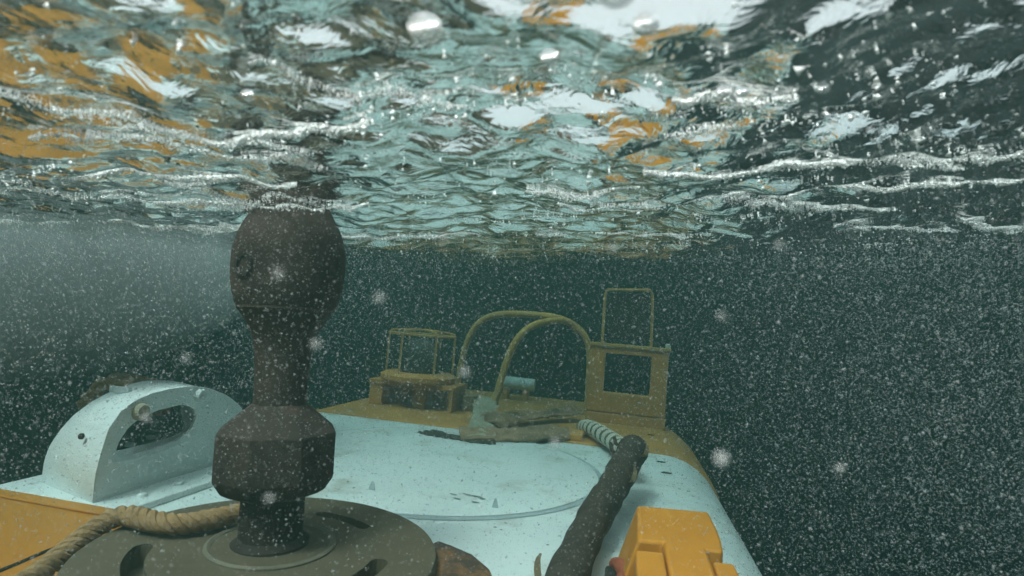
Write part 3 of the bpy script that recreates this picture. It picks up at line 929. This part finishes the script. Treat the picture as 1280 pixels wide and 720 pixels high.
# foam streaks under the surface; the white specks also paint its sky glints
n = 160000
fx = RNG.uniform(-1.7, 2.0, n); fy = 0.22 + 2.2 * RNG.random(n) ** 1.2
Q = np.stack([fx * 0.55 + .1 * fy, fy * 1.9, np.zeros(n)], -1)
v = np.abs(lumps(Q, 11, 5.0)) + 0.10 * np.abs(lumps(Q, 12, 16)) 
right = np.exp(-((fx - .30) / .25) ** 2 - ((fy - .33) / .14) ** 2)
keep = (v < 0.022 + 0.05 * right) | (RNG.random(n) < 0.03 + .10 * right)
fx, fy = fx[keep], fy[keep]
r_ = np.clip(np.exp(RNG.normal(math.log(0.0010), 0.45, len(fx))), .0004, .0035)
P2 = np.stack([fx, fy, water_h(fx, fy) - r_ * 1.1 - 0.010 * RNG.random(len(fx)) ** 3], -1)
px_, py_, pr_ = [], [], []
for k in range(48):  # random white lines imitating bright wave crests seen edge-on
    cx = RNG.uniform(-1.1, 1.5); cyy = RNG.uniform(.33, 1.12)
    ln = RNG.uniform(.05, .34) * (.5 + .6 * cyy); m_ = int(RNG.uniform(600, 1500) * ln / .2)
    t = RNG.uniform(-1, 1, m_); a_ = RNG.normal() * .25 + .15
    px_.append(cx + t * ln / 2 + RNG.normal(size=m_) * .002)
    py_.append(cyy + a_ * t * ln / 2 + .03 * ln * np.sin(5 * t + k) + .012 * np.sin(17 * t + 2 * k) * ln + np.abs(RNG.normal(size=m_)) * RNG.uniform(.003, .014) * (1 - t * t))
    pr_.append(np.clip(np.exp(RNG.normal(math.log(.00068), .45, m_)), .0004, .0028) * (.4 + .6 * cyy))
for cx, cyy, ln, a_, m_ in ((-.35, .57, .27, -.12, 2600), (-.175, .43, .14, -.30, 1300), (.225, .53, .20, -.10, 2000), (.155, .39, .085, -.05, 800), (.42, .60, .22, -.25, 1600)):  # hand-placed white lines imitating sparkle along the crests
    t = RNG.uniform(-1, 1, m_)
    px_.append(cx + t * ln / 2); py_.append(cyy + a_ * t * ln / 2 + .006 * np.sin(4 * t + cx * 40) + .003 * np.sin(15 * t) + np.abs(RNG.normal(size=m_)) * .004 * (1.1 - t * t))
    pr_.append(np.clip(np.exp(RNG.normal(math.log(.0006), .45, m_)), .0003, .0022))
px_, py_, pr_ = map(np.concatenate, (px_, py_, pr_))
P3 = np.stack([px_, py_, water_h(px_, py_) - pr_ * 1.05 - .003 * RNG.random(len(px_)) ** 2], -1)
P2 = np.concatenate([P2, P3]); r_ = np.concatenate([r_, pr_])
f = speck_mesh("surface_froth_glints", P2, r_, M['froth_glint'], .5)
tag(f, "streaks of white foam and painted glints under the water surface", kind='stuff')
print("froth_glint", len(P2))

# milky cloud of fine bubbles at the upper left
bm = bmesh.new()
bmesh.ops.create_icosphere(bm, subdivisions=3, radius=1.0)
me = bpy.data.meshes.new("bubble_cloud"); bm.to_mesh(me); bm.free()
me.materials.append(M['cloud'])
cl = bpy.data.objects.new("bubble_cloud", me); COL.objects.link(cl)
cl.location = (-1.45, 1.42, 0.09); cl.scale = (0.85, 0.5, 0.36)
tag(cl, "milky cloud of fine bubbles under the surface at the left", kind='stuff')

# the few large flecks that drift close by, and round air bubbles at the surface
def sphere_mesh(name, mat, sub_=2, flip=False):
    bm = bmesh.new(); bmesh.ops.create_icosphere(bm, subdivisions=sub_, radius=1.0)
    if flip: bmesh.ops.reverse_faces(bm, faces=bm.faces)
    for f_ in bm.faces: f_.smooth = True
    me = bpy.data.meshes.new(name); bm.to_mesh(me); bm.free(); me.materials.append(mat)
    return me
fl = sphere_mesh("drifting_fleck", M['fleck'])
for (x, y, z, r, where) in ((-0.027, 0.114, -.002, .0011, "in the dark water right of the post's neck"), (0.043, .115, -.035, .0016, "beside the right edge of the white deck, largest of all"),
        (-0.048, .115, .003, .0010, "in front of the post's upper knob"), (-0.042, .12, -.012, .0011, "by the right side of the post's neck"),
        (-0.016, .13, .012, .0011, "just under the water surface above the lamp cage"), (-.052, .12, -.045, .0009, "in front of the post's lower shaft"),
        (.010, .13, -.036, .0010, "in front of the far edge of the white deck"), (-.070, .12, -.015, .0008, "above the top right of the white bracket"),
        (.062, .13, .010, .0009, "just under the water surface right of the wire frame"), (-.085, .13, -.030, .0010, "in front of the boss on the white bracket"),
        (.025, .14, .010, .0009, "above the wire frame on the bow"), (.082, .14, -.045, .0011, "deep in the dark water at the right"),
        (.045, .12, -.006, .0008, "right of the square window frame"), (-.010, .12, -.018, .0009, "between the lamp cage and the hoop")):
    o = bpy.data.objects.new("drifting_fleck", fl); COL.objects.link(o); o.location = (x, y, z)
    o.scale = (r, r * .8, r * .9)
    tag(o, "pale blurred fleck drifting " + where, "fleck", "pale flecks drifting close by")
ab = sphere_mesh("air_bubble", M['water'], 3, True)    # faces turned towards the air inside
for (x, y, r, where) in ((-.042, .27, .008, "large, near the top edge left of the middle"), (.045, .24, .009, "largest, near the top edge right of the middle"), (.062, .26, .006, "small, just right of the largest one"),
                  (.14, .37, .005, "left one of a close pair right of the middle"), (.152, .37, .0045, "right one of a close pair right of the middle"), (.20, .36, .004, "single, farthest right of all"),
                  (-.17, .36, .004, "small, up and left of the post"), (.02, .30, .005, "in the middle, below the larger ones")):
    z = float(water_h(x, y)) - r * 1.25
    o = bpy.data.objects.new("air_bubble", ab); COL.objects.link(o); o.location = (x, y, z); o.scale = (r * 1.1, r, r * .9)
    tag(o, "shiny air bubble under the surface, " + where, "bubble", "air bubbles at the surface")
